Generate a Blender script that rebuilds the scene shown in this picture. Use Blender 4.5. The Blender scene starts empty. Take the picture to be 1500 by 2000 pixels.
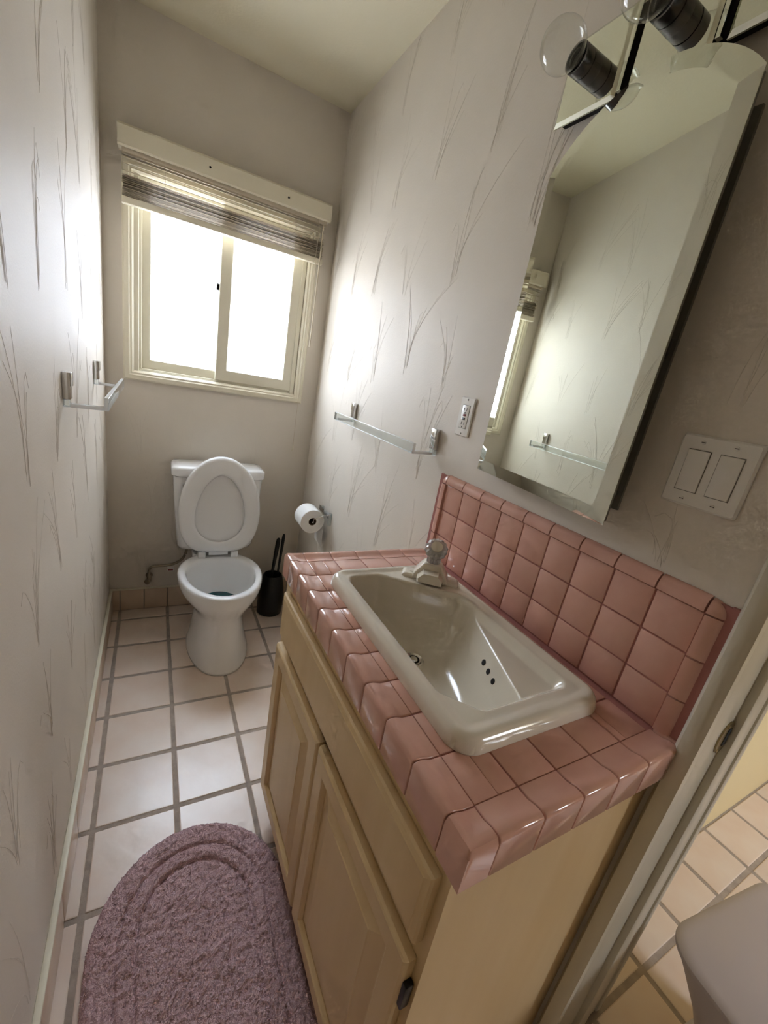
import bpy, bmesh, math, random
from mathutils import Vector, Matrix, noise
random.seed(7)
sc = bpy.context.scene
col = sc.collection
PI = math.pi

# ------------------------------------------------------------------ camera
cd = bpy.data.cameras.new('camera'); cam = bpy.data.objects.new('camera', cd); col.objects.link(cam)
cd.sensor_fit = 'HORIZONTAL'; cd.sensor_width = 36.0; cd.lens = 808.07 / 1500 * 36.0; cd.clip_start = 0.01
cam.location = (0.18505, -1.42131, 1.34242)
cam.rotation_euler = (1.2669, -0.17635, -0.48085)
sc.camera = cam

# ------------------------------------------------------------------ world (bright hazy daylight)
w = bpy.data.worlds.new('daylight'); sc.world = w; w.use_nodes = True
nt = w.node_tree; nt.nodes.clear()
wo = nt.nodes.new('ShaderNodeOutputWorld'); bg = nt.nodes.new('ShaderNodeBackground')
tc = nt.nodes.new('ShaderNodeTexCoord'); sx = nt.nodes.new('ShaderNodeSeparateXYZ')
mr = nt.nodes.new('ShaderNodeMapRange'); rp = nt.nodes.new('ShaderNodeValToRGB')
mr.inputs[1].default_value = -1; mr.inputs[2].default_value = 1
nt.links.new(tc.outputs['Generated'], sx.inputs[0]); nt.links.new(sx.outputs['Z'], mr.inputs[0])
nt.links.new(mr.outputs[0], rp.inputs[0]); nt.links.new(rp.outputs[0], bg.inputs[0]); nt.links.new(bg.outputs[0], wo.inputs[0])
e = rp.color_ramp.elements
e[0].position = 0.40; e[0].color = (0.30, 0.28, 0.25, 1)
e[1].position = 1.0; e[1].color = (1.06, 1.25, 1.50, 1)
for p_, c_ in ((0.49, (0.40, 0.385, 0.365, 1)), (0.60, (0.57, 0.60, 0.67, 1)), (0.75, (0.83, 0.92, 1.07, 1))):
    k = e.new(p_); k.color = c_
bg.inputs[1].default_value = 15.0

def portal(name, loc, rot, sx_, sy_):
    l = bpy.data.lights.new(name, 'AREA'); l.shape = 'RECTANGLE'; l.size = sx_; l.size_y = sy_
    l.cycles.is_portal = True
    o = bpy.data.objects.new(name, l); col.objects.link(o); o.location = loc; o.rotation_euler = rot
    return o
portal('window_daylight_portal', (0.464, 0.86, 1.57), (-PI/2, 0, 0), 0.66, 0.72)
portal('hall_daylight_portal', (2.3, -3.04, 1.40), (PI/2, 0, 0), 0.45, 0.7)

vs = sc.view_settings
vs.view_transform = 'Standard'; vs.look = 'None'; vs.gamma = 1.0; vs.use_curve_mapping = False
vs.exposure = 1.35
sc.cycles.max_bounces = 7; sc.cycles.diffuse_bounces = 4; sc.cycles.glossy_bounces = 4; sc.cycles.transmission_bounces = 6; sc.cycles.transparent_max_bounces = 10
sc.cycles.caustics_reflective = False; sc.cycles.caustics_refractive = False
sc.cycles.adaptive_threshold = 0.08; sc.cycles.adaptive_min_samples = 16
sc.cycles.sample_clamp_indirect = 6.0

# ------------------------------------------------------------------ materials
def lin(c):
    return tuple(((x/255.0)/12.92 if x/255.0 <= 0.04045 else ((x/255.0+0.055)/1.055)**2.4) for x in c) + (1.0,)

def mat(name, rgb, rough=0.5, metal=0.0, var=0.0, vscale=8.0, bump=0.0, bscale=60.0, rgb2=None, spec=0.5, coat=0.0,
        trans=0.0, ior=1.45, stretch=None, detail=3.0):
    m = bpy.data.materials.new(name); m.use_nodes = True
    n = m.node_tree.nodes; L = m.node_tree.links; b = n['Principled BSDF']
    b.inputs['Base Color'].default_value = lin(rgb); b.inputs['Roughness'].default_value = rough
    b.inputs['Metallic'].default_value = metal; b.inputs['Specular IOR Level'].default_value = spec
    b.inputs['Coat Weight'].default_value = coat; b.inputs['Coat Roughness'].default_value = 0.06
    b.inputs['Transmission Weight'].default_value = trans; b.inputs['IOR'].default_value = ior
    if var or bump:
        t = n.new('ShaderNodeTexCoord'); mp = n.new('ShaderNodeMapping')
        L.new(t.outputs['Object'], mp.inputs['Vector'])
        if stretch: mp.inputs['Scale'].default_value = stretch
    if var:
        nz = n.new('ShaderNodeTexNoise'); nz.inputs['Scale'].default_value = vscale; nz.inputs['Detail'].default_value = detail
        L.new(mp.outputs[0], nz.inputs['Vector'])
        cr = n.new('ShaderNodeValToRGB'); cr.color_ramp.elements[0].position = 0.3; cr.color_ramp.elements[1].position = 0.72
        c1 = lin(rgb); c2 = lin(rgb2) if rgb2 else tuple(x*(1-var) for x in c1[:3])+(1,)
        cr.color_ramp.elements[0].color = c2; cr.color_ramp.elements[1].color = c1
        L.new(nz.outputs['Fac'], cr.inputs[0]); L.new(cr.outputs[0], b.inputs['Base Color'])
    if bump:
        nb = n.new('ShaderNodeTexNoise'); nb.inputs['Scale'].default_value = bscale; nb.inputs['Detail'].default_value = detail
        L.new(mp.outputs[0], nb.inputs['Vector'])
        bp = n.new('ShaderNodeBump'); bp.inputs['Strength'].default_value = 1.0; bp.inputs['Distance'].default_value = bump
        L.new(nb.outputs['Fac'], bp.inputs['Height']); L.new(bp.outputs[0], b.inputs['Normal'])
    return m

def per_object(m, amount):
    """slight value variation from piece to piece"""
    n = m.node_tree.nodes; L = m.node_tree.links; b = n['Principled BSDF']
    oi = n.new('ShaderNodeObjectInfo'); mr_ = n.new('ShaderNodeMapRange')
    mr_.inputs[3].default_value = 1-amount; mr_.inputs[4].default_value = 1+amount
    hs = n.new('ShaderNodeHueSaturation'); L.new(oi.outputs['Random'], mr_.inputs[0]); L.new(mr_.outputs[0], hs.inputs['Value'])
    if b.inputs['Base Color'].is_linked: L.new(b.inputs['Base Color'].links[0].from_socket, hs.inputs['Color'])
    else: hs.inputs['Color'].default_value = b.inputs['Base Color'].default_value
    L.new(hs.outputs[0], b.inputs['Base Color'])
    return m

def thin_clear(name, tint=(0.97, 0.98, 0.97), gl=0.06, rough=0.02):
    m = bpy.data.materials.new(name); m.use_nodes = True
    n = m.node_tree.nodes; L = m.node_tree.links; n.remove(n['Principled BSDF']); o = n['Material Output']
    tr = n.new('ShaderNodeBsdfTransparent'); tr.inputs[0].default_value = tint + (1,)
    g = n.new('ShaderNodeBsdfGlossy'); g.inputs['Roughness'].default_value = rough
    lw = n.new('ShaderNodeLayerWeight'); lw.inputs['Blend'].default_value = 0.5
    fr = n.new('ShaderNodeMath'); fr.operation = 'POWER'; fr.inputs[1].default_value = 4.0; L.new(lw.outputs['Facing'], fr.inputs[0])
    ad = n.new('ShaderNodeMath'); ad.operation = 'ADD'; ad.inputs[1].default_value = gl; ad.use_clamp = True
    mx = n.new('ShaderNodeMixShader'); L.new(fr.outputs[0], ad.inputs[0]); L.new(ad.outputs[0], mx.inputs[0])
    L.new(tr.outputs[0], mx.inputs[1]); L.new(g.outputs[0], mx.inputs[2]); L.new(mx.outputs[0], o.inputs['Surface'])
    return m

def frosted(name):
    m = bpy.data.materials.new(name); m.use_nodes = True
    n = m.node_tree.nodes; L = m.node_tree.links; n.remove(n['Principled BSDF']); o = n['Material Output']
    t = n.new('ShaderNodeTexCoord')
    nz = n.new('ShaderNodeTexNoise'); nz.inputs['Scale'].default_value = 170; nz.inputs['Detail'].default_value = 2
    L.new(t.outputs['Object'], nz.inputs['Vector'])
    bp = n.new('ShaderNodeBump'); bp.inputs['Distance'].default_value = 0.004; L.new(nz.outputs['Fac'], bp.inputs['Height'])
    tl = n.new('ShaderNodeBsdfTranslucent'); tl.inputs[0].default_value = (0.9, 0.92, 0.95, 1); L.new(bp.outputs[0], tl.inputs['Normal'])
    tr = n.new('ShaderNodeBsdfTransparent'); tr.inputs[0].default_value = (0.9, 0.92, 0.93, 1)
    gl = n.new('ShaderNodeBsdfGlossy'); gl.inputs['Roughness'].default_value = 0.3; L.new(bp.outputs[0], gl.inputs['Normal'])
    mr_ = n.new('ShaderNodeMapRange'); mr_.inputs[1].default_value = 0.35; mr_.inputs[2].default_value = 0.65
    mr_.inputs[3].default_value = 0.30; mr_.inputs[4].default_value = 0.55
    L.new(nz.outputs['Fac'], mr_.inputs[0])
    m1 = n.new('ShaderNodeMixShader'); L.new(mr_.outputs[0], m1.inputs[0]); L.new(tr.outputs[0], m1.inputs[1]); L.new(tl.outputs[0], m1.inputs[2])
    m2 = n.new('ShaderNodeMixShader'); m2.inputs[0].default_value = 0.05; L.new(m1.outputs[0], m2.inputs[1]); L.new(gl.outputs[0], m2.inputs[2])
    L.new(m2.outputs[0], o.inputs['Surface'])
    return m

M = {}
M['paper'] = mat('wallpaper_vinyl', (228, 219, 206), 0.55, var=0.05, vscale=5, bump=0.0003, bscale=190, detail=4)
M['reed'] = mat('wallpaper_reed', (220, 211, 198), 0.5)
M['ceil'] = mat('ceiling_paint', (230, 221, 194), 0.6, bump=0.0004, bscale=120)
M['hallwall'] = mat('hall_paint', (226, 206, 158), 0.6, bump=0.0005, bscale=90)
M['grout'] = mat('floor_grout', (186, 171, 158), 0.85, var=0.25, vscale=40, bump=0.001, bscale=200)
M['ftile'] = per_object(mat('floor_tile', (238, 222, 208), 0.3, spec=0.85, var=0.1, vscale=7, rgb2=(230, 206, 188), bump=0.0016, bscale=14), 0.05)
M['base'] = per_object(mat('baseboard_tile', (226, 204, 182), 0.3, var=0.1, vscale=9, rgb2=(214, 188, 164), bump=0.0006, bscale=20), 0.04)
M['pink'] = per_object(mat('pink_tile', (219, 171, 153), 0.13, var=0.08, vscale=18, rgb2=(213, 162, 145), bump=0.0002, bscale=25, coat=0.3), 0.03)
M['pgrout'] = mat('pink_grout', (172, 114, 105), 0.8, bump=0.0004, bscale=200)
M['wood'] = mat('maple_cabinet', (222, 194, 148), 0.36, var=0.12, vscale=9, rgb2=(215, 184, 134), stretch=(2, 2, 0.25), bump=0.0002, bscale=90)
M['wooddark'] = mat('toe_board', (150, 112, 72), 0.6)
M['bone'] = mat('bone_porcelain', (230, 221, 203), 0.12, coat=0.35, spec=0.5)
M['white'] = mat('white_porcelain', (244, 243, 242), 0.10, coat=0.4)
M['plast'] = mat('white_plastic', (234, 230, 222), 0.28)
M['seat'] = mat('seat_plastic', (242, 241, 240), 0.25)
M['trim'] = mat('cream_trim_paint', (232, 224, 202), 0.4, bump=0.0002, bscale=60)
M['door'] = mat('jamb_paint', (206, 198, 178), 0.3)
M['vinyl'] = mat('window_vinyl', (232, 226, 206), 0.35)
M['slat'] = mat('blind_slat', (208, 195, 172), 0.6)
M['cord'] = mat('cord', (214, 200, 180), 0.7)
M['chrome'] = mat('chrome', (225, 226, 226), 0.12, metal=1)
M['steel'] = mat('braided_steel', (150, 140, 122), 0.35, metal=0.9, bump=0.0006, bscale=500)
M['brass'] = mat('aged_brass', (176, 160, 122), 0.28, metal=1, var=0.3, vscale=60)
M['mirror'] = mat('mirror_silver', (222, 226, 214), 0.01, metal=1)
M['mback'] = mat('mirror_edge', (120, 118, 108), 0.4)
M['black'] = mat('black_plastic', (16, 16, 17), 0.35)
M['sock'] = mat('socket_black_nickel', (104, 102, 106), 0.2, metal=0.9)
M['dark'] = mat('dark_void', (26, 22, 19), 0.8)
M['red'] = mat('red_button', (140, 62, 62), 0.5)
M['glass'] = thin_clear('clear_bulb_glass')
M['acryl'] = thin_clear('clear_acrylic', (0.93, 0.96, 0.96), 0.05)
M['acryledge'] = mat('acrylic_edge', (250, 253, 255), 0.15, trans=0.1)
M['knob'] = mat('clear_knob_acrylic', (246, 246, 242), 0.08, trans=0.6, ior=1.3)
M['frost'] = frosted('frosted_glass')
M['paperroll'] = mat('tissue_paper', (240, 239, 236), 0.9, bump=0.0004, bscale=150)
M['card'] = mat('cardboard', (120, 100, 80), 0.9)
M['water'] = mat('blue_toilet_water', (22, 88, 100), 0.05)
M['rug'] = mat('mauve_pile', (234, 202, 203), 0.95, var=0.2, vscale=120, rgb2=(216, 178, 182), bump=0.004, bscale=260, spec=0.1)
M['bin'] = mat('grey_plastic', (196, 188, 192), 0.45)
M['tag'] = mat('paper_tag', (236, 230, 224), 0.7)

# ------------------------------------------------------------------ helpers
def fin(name, bm, m, parent=None, smooth=True, angle=0.7):
    bmesh.ops.recalc_face_normals(bm, faces=bm.faces[:])
    me = bpy.data.meshes.new(name); bm.to_mesh(me); bm.free()
    return finme(name, me, m, parent, smooth, angle)

def finme(name, me, m, parent=None, smooth=True, angle=0.7):
    if not me.materials: me.materials.append(m)
    if smooth:
        me.shade_smooth() if hasattr(me, 'shade_smooth') else None
        try: me.set_sharp_from_angle(angle=angle)
        except Exception: pass
    o = bpy.data.objects.new(name, me); col.objects.link(o)
    if parent is not None: adopt(o, parent)
    return o

def wloc(o):
    v = Vector(o.location)
    # chain of pure translations unless parent carries inverse
    return v

def adopt(o, parent):
    o.parent = parent
    o.matrix_parent_inverse = world_m(parent).inverted()

def world_m(o):
    mb = Matrix.LocRotScale(o.location, o.rotation_euler, o.scale)
    if o.parent: return world_m(o.parent) @ o.matrix_parent_inverse @ mb
    return mb

def tag(o, label=None, cat=None, group=None, kind=None):
    if label: o['label'] = label
    if cat: o['category'] = cat
    if group: o['group'] = group
    if kind: o['kind'] = kind
    return o

def thing(name, loc, label, cat, group=None):
    o = bpy.data.objects.new(name, None); o.empty_display_size = 0.05; col.objects.link(o); o.location = loc
    return tag(o, label, cat, group)

def box(bm, x0, x1, y0, y1, z0, z1, bev=0.0, seg=2, edges=None):
    r = bmesh.ops.create_cube(bm, size=1.0)
    vs_ = r['verts']
    for v in vs_:
        v.co = Vector((x0+(v.co.x+.5)*(x1-x0), y0+(v.co.y+.5)*(y1-y0), z0+(v.co.z+.5)*(z1-z0)))
    if bev > 0:
        ed = list({e_ for v in vs_ for e_ in v.link_edges})
        bmesh.ops.bevel(bm, geom=ed, offset=bev, segments=seg, profile=0.5, affect='EDGES')
    return bm

def B(*a, **k):
    return box(bmesh.new(), *a, **k)

def loft(bm, loops, closed=True, cap0=False, cap1=False):
    rings = [[bm.verts.new(p) for p in lp] for lp in loops]
    n = len(rings[0])
    for a, b in zip(rings, rings[1:]):
        for i in range(n if closed else n-1):
            j = (i+1) % n
            try: bm.faces.new((a[i], a[j], b[j], b[i]))
            except ValueError: pass
    if cap0: bm.faces.new(rings[0])
    if cap1: bm.faces.new(rings[-1])
    return bm

def frame_at(d):
    d = d.normalized(); up = Vector((0, 0, 1)) if abs(d.z) < 0.95 else Vector((1, 0, 0))
    a = d.cross(up).normalized(); return a, d.cross(a).normalized()

def tube(bm, pts, r, n=10, cap=True):
    pts = [Vector(p) for p in pts]; rr = r if isinstance(r, (list, tuple)) else [r]*len(pts)
    loops = []
    for i, p in enumerate(pts):
        d = (pts[min(i+1, len(pts)-1)] - pts[max(i-1, 0)])
        a, b = frame_at(d)
        loops.append([p + (a*math.cos(2*PI*k/n) + b*math.sin(2*PI*k/n))*rr[i] for k in range(n)])
    return loft(bm, loops, True, cap, cap)

def smoothpath(pts, n=6):
    pts = [Vector(p) for p in pts]; out = []
    for i in range(len(pts)-1):
        p0 = pts[max(i-1, 0)]; p1 = pts[i]; p2 = pts[i+1]; p3 = pts[min(i+2, len(pts)-1)]
        for k in range(n):
            t = k/n
            out.append(0.5*((2*p1) + (-p0+p2)*t + (2*p0-5*p1+4*p2-p3)*t*t + (-p0+3*p1-3*p2+p3)*t*t*t))
    out.append(pts[-1]); return out

def lathe(bm, prof, origin, axis=(0, 0, 1), n=24, cap0=False, cap1=False):
    ax = Vector(axis).normalized(); a, b = frame_at(ax); o = Vector(origin); loops = []
    for r, h in prof:
        loops.append([o + ax*h + (a*math.cos(2*PI*k/n) + b*math.sin(2*PI*k/n))*max(r, 1e-5) for k in range(n)])
    return loft(bm, loops, True, cap0, cap1)

def rrect(cx, cy, hx, hy, r, z, n=6):
    out = []
    for sx_, sy_, a0 in ((1, 1, 0), (-1, 1, 90), (-1, -1, 180), (1, -1, 270)):
        for k in range(n+1):
            a = math.radians(a0 + 90*k/n)
            out.append((cx+sx_*(hx-r)+r*math.cos(a), cy+sy_*(hy-r)+r*math.sin(a), z))
    return out

def prism(bm, poly, f0, f1):
    """extrude a 2-D polygon; f0/f1 map (u,v) to the two end points"""
    a = [bm.verts.new(f0(*p)) for p in poly]; b = [bm.verts.new(f1(*p)) for p in poly]
    n = len(poly)
    for i in range(n):
        j = (i+1) % n; bm.faces.new((a[i], a[j], b[j], b[i]))
    bm.faces.new(a); bm.faces.new(b)
    return bm

# ------------------------------------------------------------------ measures (metres)
W, YB, H = 0.9433, 0.7830, 2.448
Q, C0, R0 = 0.2147, 0.04386, 0.68436
P = 0.07665
ZT, XIN, Y0 = 0.8669, 0.5380, -0.48525
XBS, CAPZ, PV = 0.9349, 1.0945, 0.0768
JY = -1.240                                # face of the door jamb
XR = 1.085                                 # hall side of the right wall
FY = -2.15                                 # wall behind the camera
HY0, HX1, HFY = -1.10, 3.3, -3.0           # hall: side wall, end wall, window wall

# ------------------------------------------------------------------ structure
def S(name, bm, m): return tag(fin(name, bm, m, smooth=False), kind='structure')

bm = bmesh.new()
box(bm, -0.12, HX1+0.1, HFY-0.1, YB+0.12, -0.08, -0.0022)
floor = S('floor', bm, M['grout'])
G = 0.0065
full_tile = None
def floor_tile(x0, x1, y0, y1):
    global full_tile
    full = abs(x1-x0-Q) < 1e-6 and abs(y1-y0-Q) < 1e-6
    if x1-x0 < 0.02 or y1-y0 < 0.02: return
    cx, cy = (x0+x1)/2, (y0+y1)/2; hx, hy = (x1-x0)/2-G, (y1-y0)/2-G
    if full and full_tile: me = full_tile
    else:
        b = B(-hx, hx, -hy, hy, -0.006, 0.0, bev=0.0028, seg=2); me = bpy.data.meshes.new('tile'); b.to_mesh(me); b.free()
        me.materials.append(M['ftile'])
        if full: full_tile = me
    o = bpy.data.objects.new('tile', me); col.objects.link(o); o.location = (cx, cy, random.uniform(-0.0006, 0.0004)); o.rotation_euler = (random.uniform(-.002, .002), random.uniform(-.002, .002), random.uniform(-.004, .004))
    adopt(o, floor)
def tile_area(ax0, ax1, ay0, ay1):
    i0 = int(math.floor((ax0-C0)/Q)); i1 = int(math.ceil((ax1-C0)/Q))
    j0 = int(math.floor((ay0-R0)/Q)); j1 = int(math.ceil((ay1-R0)/Q))
    for i in range(i0, i1):
        for j in range(j0, j1):
            x0, x1 = max(ax0, C0+i*Q), min(ax1, C0+(i+1)*Q); y0, y1 = max(ay0, R0+j*Q), min(ay1, R0+(j+1)*Q)
            floor_tile(x0, x1, y0, y1)
tile_area(0.0, C0+4*Q, FY, YB)
tile_area(C0+4*Q, 3.05, FY, HY0)
tile_area(C0+4*Q, W, HY0, YB)

S('ceiling', B(-0.12, HX1+0.1, HFY-0.1, YB+0.12, H, H+0.1), M['ceil'])
wall_left = S('wall_left', B(-0.12, 0, FY-0.1, YB+0.12, -0.05, H), M['paper'])
# back wall with the window opening
WX0, WX1, WZ0, WZ1 = 0.105, 0.818, 1.182, 1.955
bm = bmesh.new()
box(bm, 0, WX0, YB, YB+0.12, -0.05, H); box(bm, WX1, W, YB, YB+0.12, -0.05, H)
box(bm, WX0, WX1, YB, YB+0.12, -0.05, WZ0); box(bm, WX0, WX1, YB, YB+0.12, WZ1, H)
wall_back = S('wall_back', bm, M['paper'])
# right wall: cabinet recess, doorway
RY0, RY1, RZ0, RZ1 = -0.965, -0.655, 1.215, 1.79
bm = bmesh.new()
yj = JY+0.018
box(bm, W, XR, RY1, YB+0.12, -0.05, H); box(bm, W, XR, yj, RY0, -0.05, H)
box(bm, W, XR, RY0, RY1, -0.05, RZ0); box(bm, W, XR, RY0, RY1, RZ1, H)
box(bm, W, XR, FY, yj, 2.06, H)
wall_right = S('wall_right', bm, M['paper'])
S('wall_front', B(-0.12, XR, FY-0.1, FY, -0.05, H), M['paper'])
S('wall_hall_side', B(XR, HX1, HY0, HY0+0.1, -0.05, H), M['hallwall'])
S('wall_hall_end', B(HX1, HX1+0.1, HFY, HY0+0.1, -0.05, H), M['hallwall'])
bm = bmesh.new()
box(bm, XR-0.1, 2.075, HFY-0.1, HFY, -0.05, H); box(bm, 2.525, HX1, HFY-0.1, HFY, -0.05, H)
box(bm, 2.075, 2.525, HFY-0.1, HFY, -0.05, 1.05); box(bm, 2.075, 2.525, HFY-0.1, HFY, 1.75, H)
S('wall_hall_window', bm, M['hallwall'])
M['shade_wall'] = mat('shade_wall_stucco', (172, 170, 176), 0.9, bump=0.003, bscale=40)
S('wall_added_shade', B(1.20, 1.32, 1.05, 7.5, -0.3, 3.3), M['shade_wall'])  # unseen wall, added beyond the window to cut daylight on the left wall
S('wall_hall_return', B(XR-0.1, XR, HFY, FY-0.1, -0.05, H), M['hallwall'])

# wallpaper reeds: raised grass tufts embossed on the paper
def reeds(name, parent, tufts, f):
    """f(u, z, d) -> world point; tufts: (u, z, size, lean)"""
    bm = bmesh.new()
    for (u0, z0, s, lean) in tufts:
        for k in range(random.randint(4, 7)):
            h = s*random.uniform(0.45, 1.0); sp = lean*s*0.3 + random.gauss(0, 0.2)*s; cur = random.uniform(1.4, 2.4)
            ub = u0 + random.uniform(-0.014, 0.014); zb = z0 + random.uniform(-0.02, 0.02); hook = random.random() < 0.18
            pts = []
            for i in range(9):
                t = i/8.0; du = sp*(t**cur); dz = h*t
                if hook and t > 0.7: dz = h*(0.7+0.12*math.sin((t-0.7)/0.3*PI)); du = sp*(0.7**cur)+(t-0.7)*0.11*(1 if sp > 0 else -1)
                pts.append((ub+du, zb+dz))
            prev = None
            for i, (u, z) in enumerate(pts):
                wd = 0.0006*(1-0.6*i/8.0)
                a = bm.verts.new(f(u-wd, z, 0.0)); b = bm.verts.new(f(u, z, 0.0003)); c = bm.verts.new(f(u+wd, z, 0.0))
                if prev:
                    bm.faces.new((prev[0], prev[1], b, a)); bm.faces.new((prev[1], prev[2], c, b))
                prev = (a, b, c)
    return tag(fin(name, bm, M['reed'], parent), kind='stuff')
def field(u0, u1, z0, z1, du=0.25, dz=0.30, skip=()):
    out = []; r = 0; z = z0
    while z < z1:
        u = u0 + (du/2 if r % 2 else 0.06)
        while u < u1:
            if not any(a <= u <= b and c <= z <= d for a, b, c, d in skip):
                out.append((u+random.uniform(-.03, .03), z+random.uniform(-.04, .04), random.uniform(.2, .34), random.uniform(-1, .6)))
            u += du
        z += dz; r += 1
    return out
reeds('wallpaper_reeds', wall_right, field(-1.15, 0.76, 0.16, 2.35, skip=((-1.25, -0.4, 0.0, 2.1),)) + [(-0.56, 1.75, .42, -1), (-1.1, 1.42, .3, -.3), (-1.08, 1.14, .1, 0)],
      lambda u, z, d: (W-0.0002-d, u, z))
reeds('wallpaper_reeds', wall_left, field(-1.9, 0.74, 0.2, 2.3), lambda u, z, d: (0.0002+d, u, z))
reeds('wallpaper_reeds', wall_back, field(0.06, 0.86, 0.2, 2.2, skip=((0, 1, 1.0, 2.06),)), lambda u, z, d: (u, YB-0.0002-d, z))

# tiled baseboards
BH = 0.1203
def baseboard(name, f, lines):
    bm = bmesh.new(); f(bm, lines[0], lines[-1], 0, BH-0.002, 0.0085, 0)
    root = S(name, bm, M['grout'])
    for a, b in zip(lines, lines[1:]):
        bm = bmesh.new(); f(bm, a+0.0025, b-0.0025, 0.003, BH-0.004, 0.0125, 0.0022); fin('tile', bm, M['base'], root)
    bm = bmesh.new(); f(bm, lines[0], lines[-1], BH-0.004, BH+0.004, 0.0135, 0.0025); fin('caulk_bead', bm, M['trim'], root)
    return root
yl = [FY] + [R0-k*Q for k in range(13, -1, -1) if R0-k*Q > FY+0.03] + [YB-0.014]
baseboard('baseboard_left', lambda bm, a, b, z0, z1, t, bev: box(bm, 0, t, a, b, z0, z1, bev), yl)
xl = [0.0, C0, 0.15, C0+Q, 0.40, C0+2*Q, 0.64, C0+3*Q, C0+4*Q, W]
baseboard('baseboard_back', lambda bm, a, b, z0, z1, t, bev: box(bm, a, b, YB-t, YB, z0, z1, bev), xl)

# ------------------------------------------------------------------ door frame
door = thing('door_1', (1.0, JY, 0), None, None); tag(door, kind='structure')
dd = door
bm = B(W-0.010, 1.065, JY, JY+0.018, 0.0, 2.06, bev=0.002); fin('jamb', bm, M['door'], dd)
bm = bmesh.new()
prism(bm, [(0, 0), (0, 0.016), (0.010, 0.022), (0.024, 0.020), (0.030, 0.012), (0.030, 0)],
      lambda u, v: (W-v, JY-0.003+u, 0.0), lambda u, v: (W-v, JY-0.003+u, 2.1)); fin('casing', bm, M['door'], dd)
bm = B(1.035, 1.075, JY-0.012, JY+0.01, 0, 2.05, bev=0.003); fin('door_stop', bm, M['door'], dd)
bm = B(1.065, 1.13, JY-0.004, JY+0.03, 0, 2.1, bev=0.004); fin('jamb', bm, M['door'], dd)
bm = B(1.13, 1.15, JY-0.008, JY+0.06, 0, 2.1, bev=0.005); fin('casing', bm, M['door'], dd)
bm = B(W-0.010, 1.13, FY, JY, 2.04, 2.06); fin('door_head', bm, M['door'], dd)
# strike plate: rounded plate with a latch hole
st = []
for k in range(20):
    a = 2*PI*k/20; st.append((0.020*math.cos(a)*(1.0), 0.033*math.sin(a)))
bm = bmesh.new(); prism(bm, st, lambda u, v: (1.022+u, JY-0.0025, 0.885+v), lambda u, v: (1.022+u, JY+0.001, 0.885+v))
sp = fin('strike_plate', bm, M['brass'], dd, smooth=False)
bm = B(1.020, 1.034, JY-0.0032, JY-0.002, 0.868, 0.902, bev=0.0005); fin('latch_hole', bm, M['dark'], sp)
for z in (0.860, 0.910):
    bm = bmesh.new(); lathe(bm, [(0.0035, 0), (0.003, 0.001), (0, 0.0015)], (1.014, JY-0.0025, z), (0, -1, 0), 12); fin('screw', bm, M['brass'], sp)

# ------------------------------------------------------------------ window
win = thing('window_1', (0.464, YB, WZ0), None, None); tag(win, kind='structure')
def casing_piece(name, pts_in, pts_out):
    pass
bm = bmesh.new()
cas_prof = [(0.0, 0.0), (0.0, 0.016), (0.006, 0.021), (0.022, 0.021), (0.027, 0.016), (0.033, 0.016), (0.040, 0.009), (0.040, 0.0)]
cx0, cx1, cz0, cz1 = 0.0675, 0.8610, 1.160, 1.975
loops = []
for (d, t) in cas_prof:
    loops.append([(cx0+d, YB-t, cz0+d), (cx1-d, YB-t, cz0+d), (cx1-d, YB-t, cz1-d), (cx0+d, YB-t, cz1-d)])
loft(bm, loops); fin('casing', bm, M['trim'], win, angle=0.35)
# vinyl outer frame in the opening
def ring(x0, x1, z0, z1, wd, y0, y1, bev=0.002):
    bm = bmesh.new()
    pr = [(0, y1), (0, y0+bev), (bev, y0), (wd-bev, y0), (wd, y0+bev), (wd, y1)]
    loft(bm, [[(x0+d, y, z0+d), (x1-d, y, z0+d), (x1-d, y, z1-d), (x0+d, y, z1-d)] for d, y in pr] +
         [[(x0, y1, z0), (x1, y1, z0), (x1, y1, z1), (x0, y1, z1)]]); return bm
fin('window_frame', ring(0.1055, 0.8178, 1.1825, 1.9545, 0.020, YB-0.004, YB+0.09), M['vinyl'], win)
fin('window_track', ring(0.1245, 0.7985, 1.2015, 1.9355, 0.012, YB+0.010, YB+0.085), M['vinyl'], win)
sashl = fin('window_sash', ring(0.128, 0.4965, 1.2130, 1.935, 0.040, YB+0.024, YB+0.044), M['vinyl'], win)
fin('pane', B(0.160, 0.470, YB+0.031, YB+0.036, 1.25, 1.90), M['frost'], sashl, smooth=False)
sashr = fin('window_sash', ring(0.437, 0.8060, 1.2130, 1.935, 0.050, YB+0.000, YB+0.022), M['vinyl'], win)
fin('pane', B(0.480, 0.770, YB+0.010, YB+0.015, 1.25, 1.90), M['frost'], sashr, smooth=False)
bm = B(0.4245, 0.4375, YB+0.004, YB+0.026, 1.600, 1.628, bev=0.003); fin('sash_latch', bm, M['black'], win)
bm = B(0.126, 0.44, YB+0.006, YB+0.022, 1.2015, 1.2075, bev=0.001); fin('track_lip', bm, M['vinyl'], win)

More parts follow.
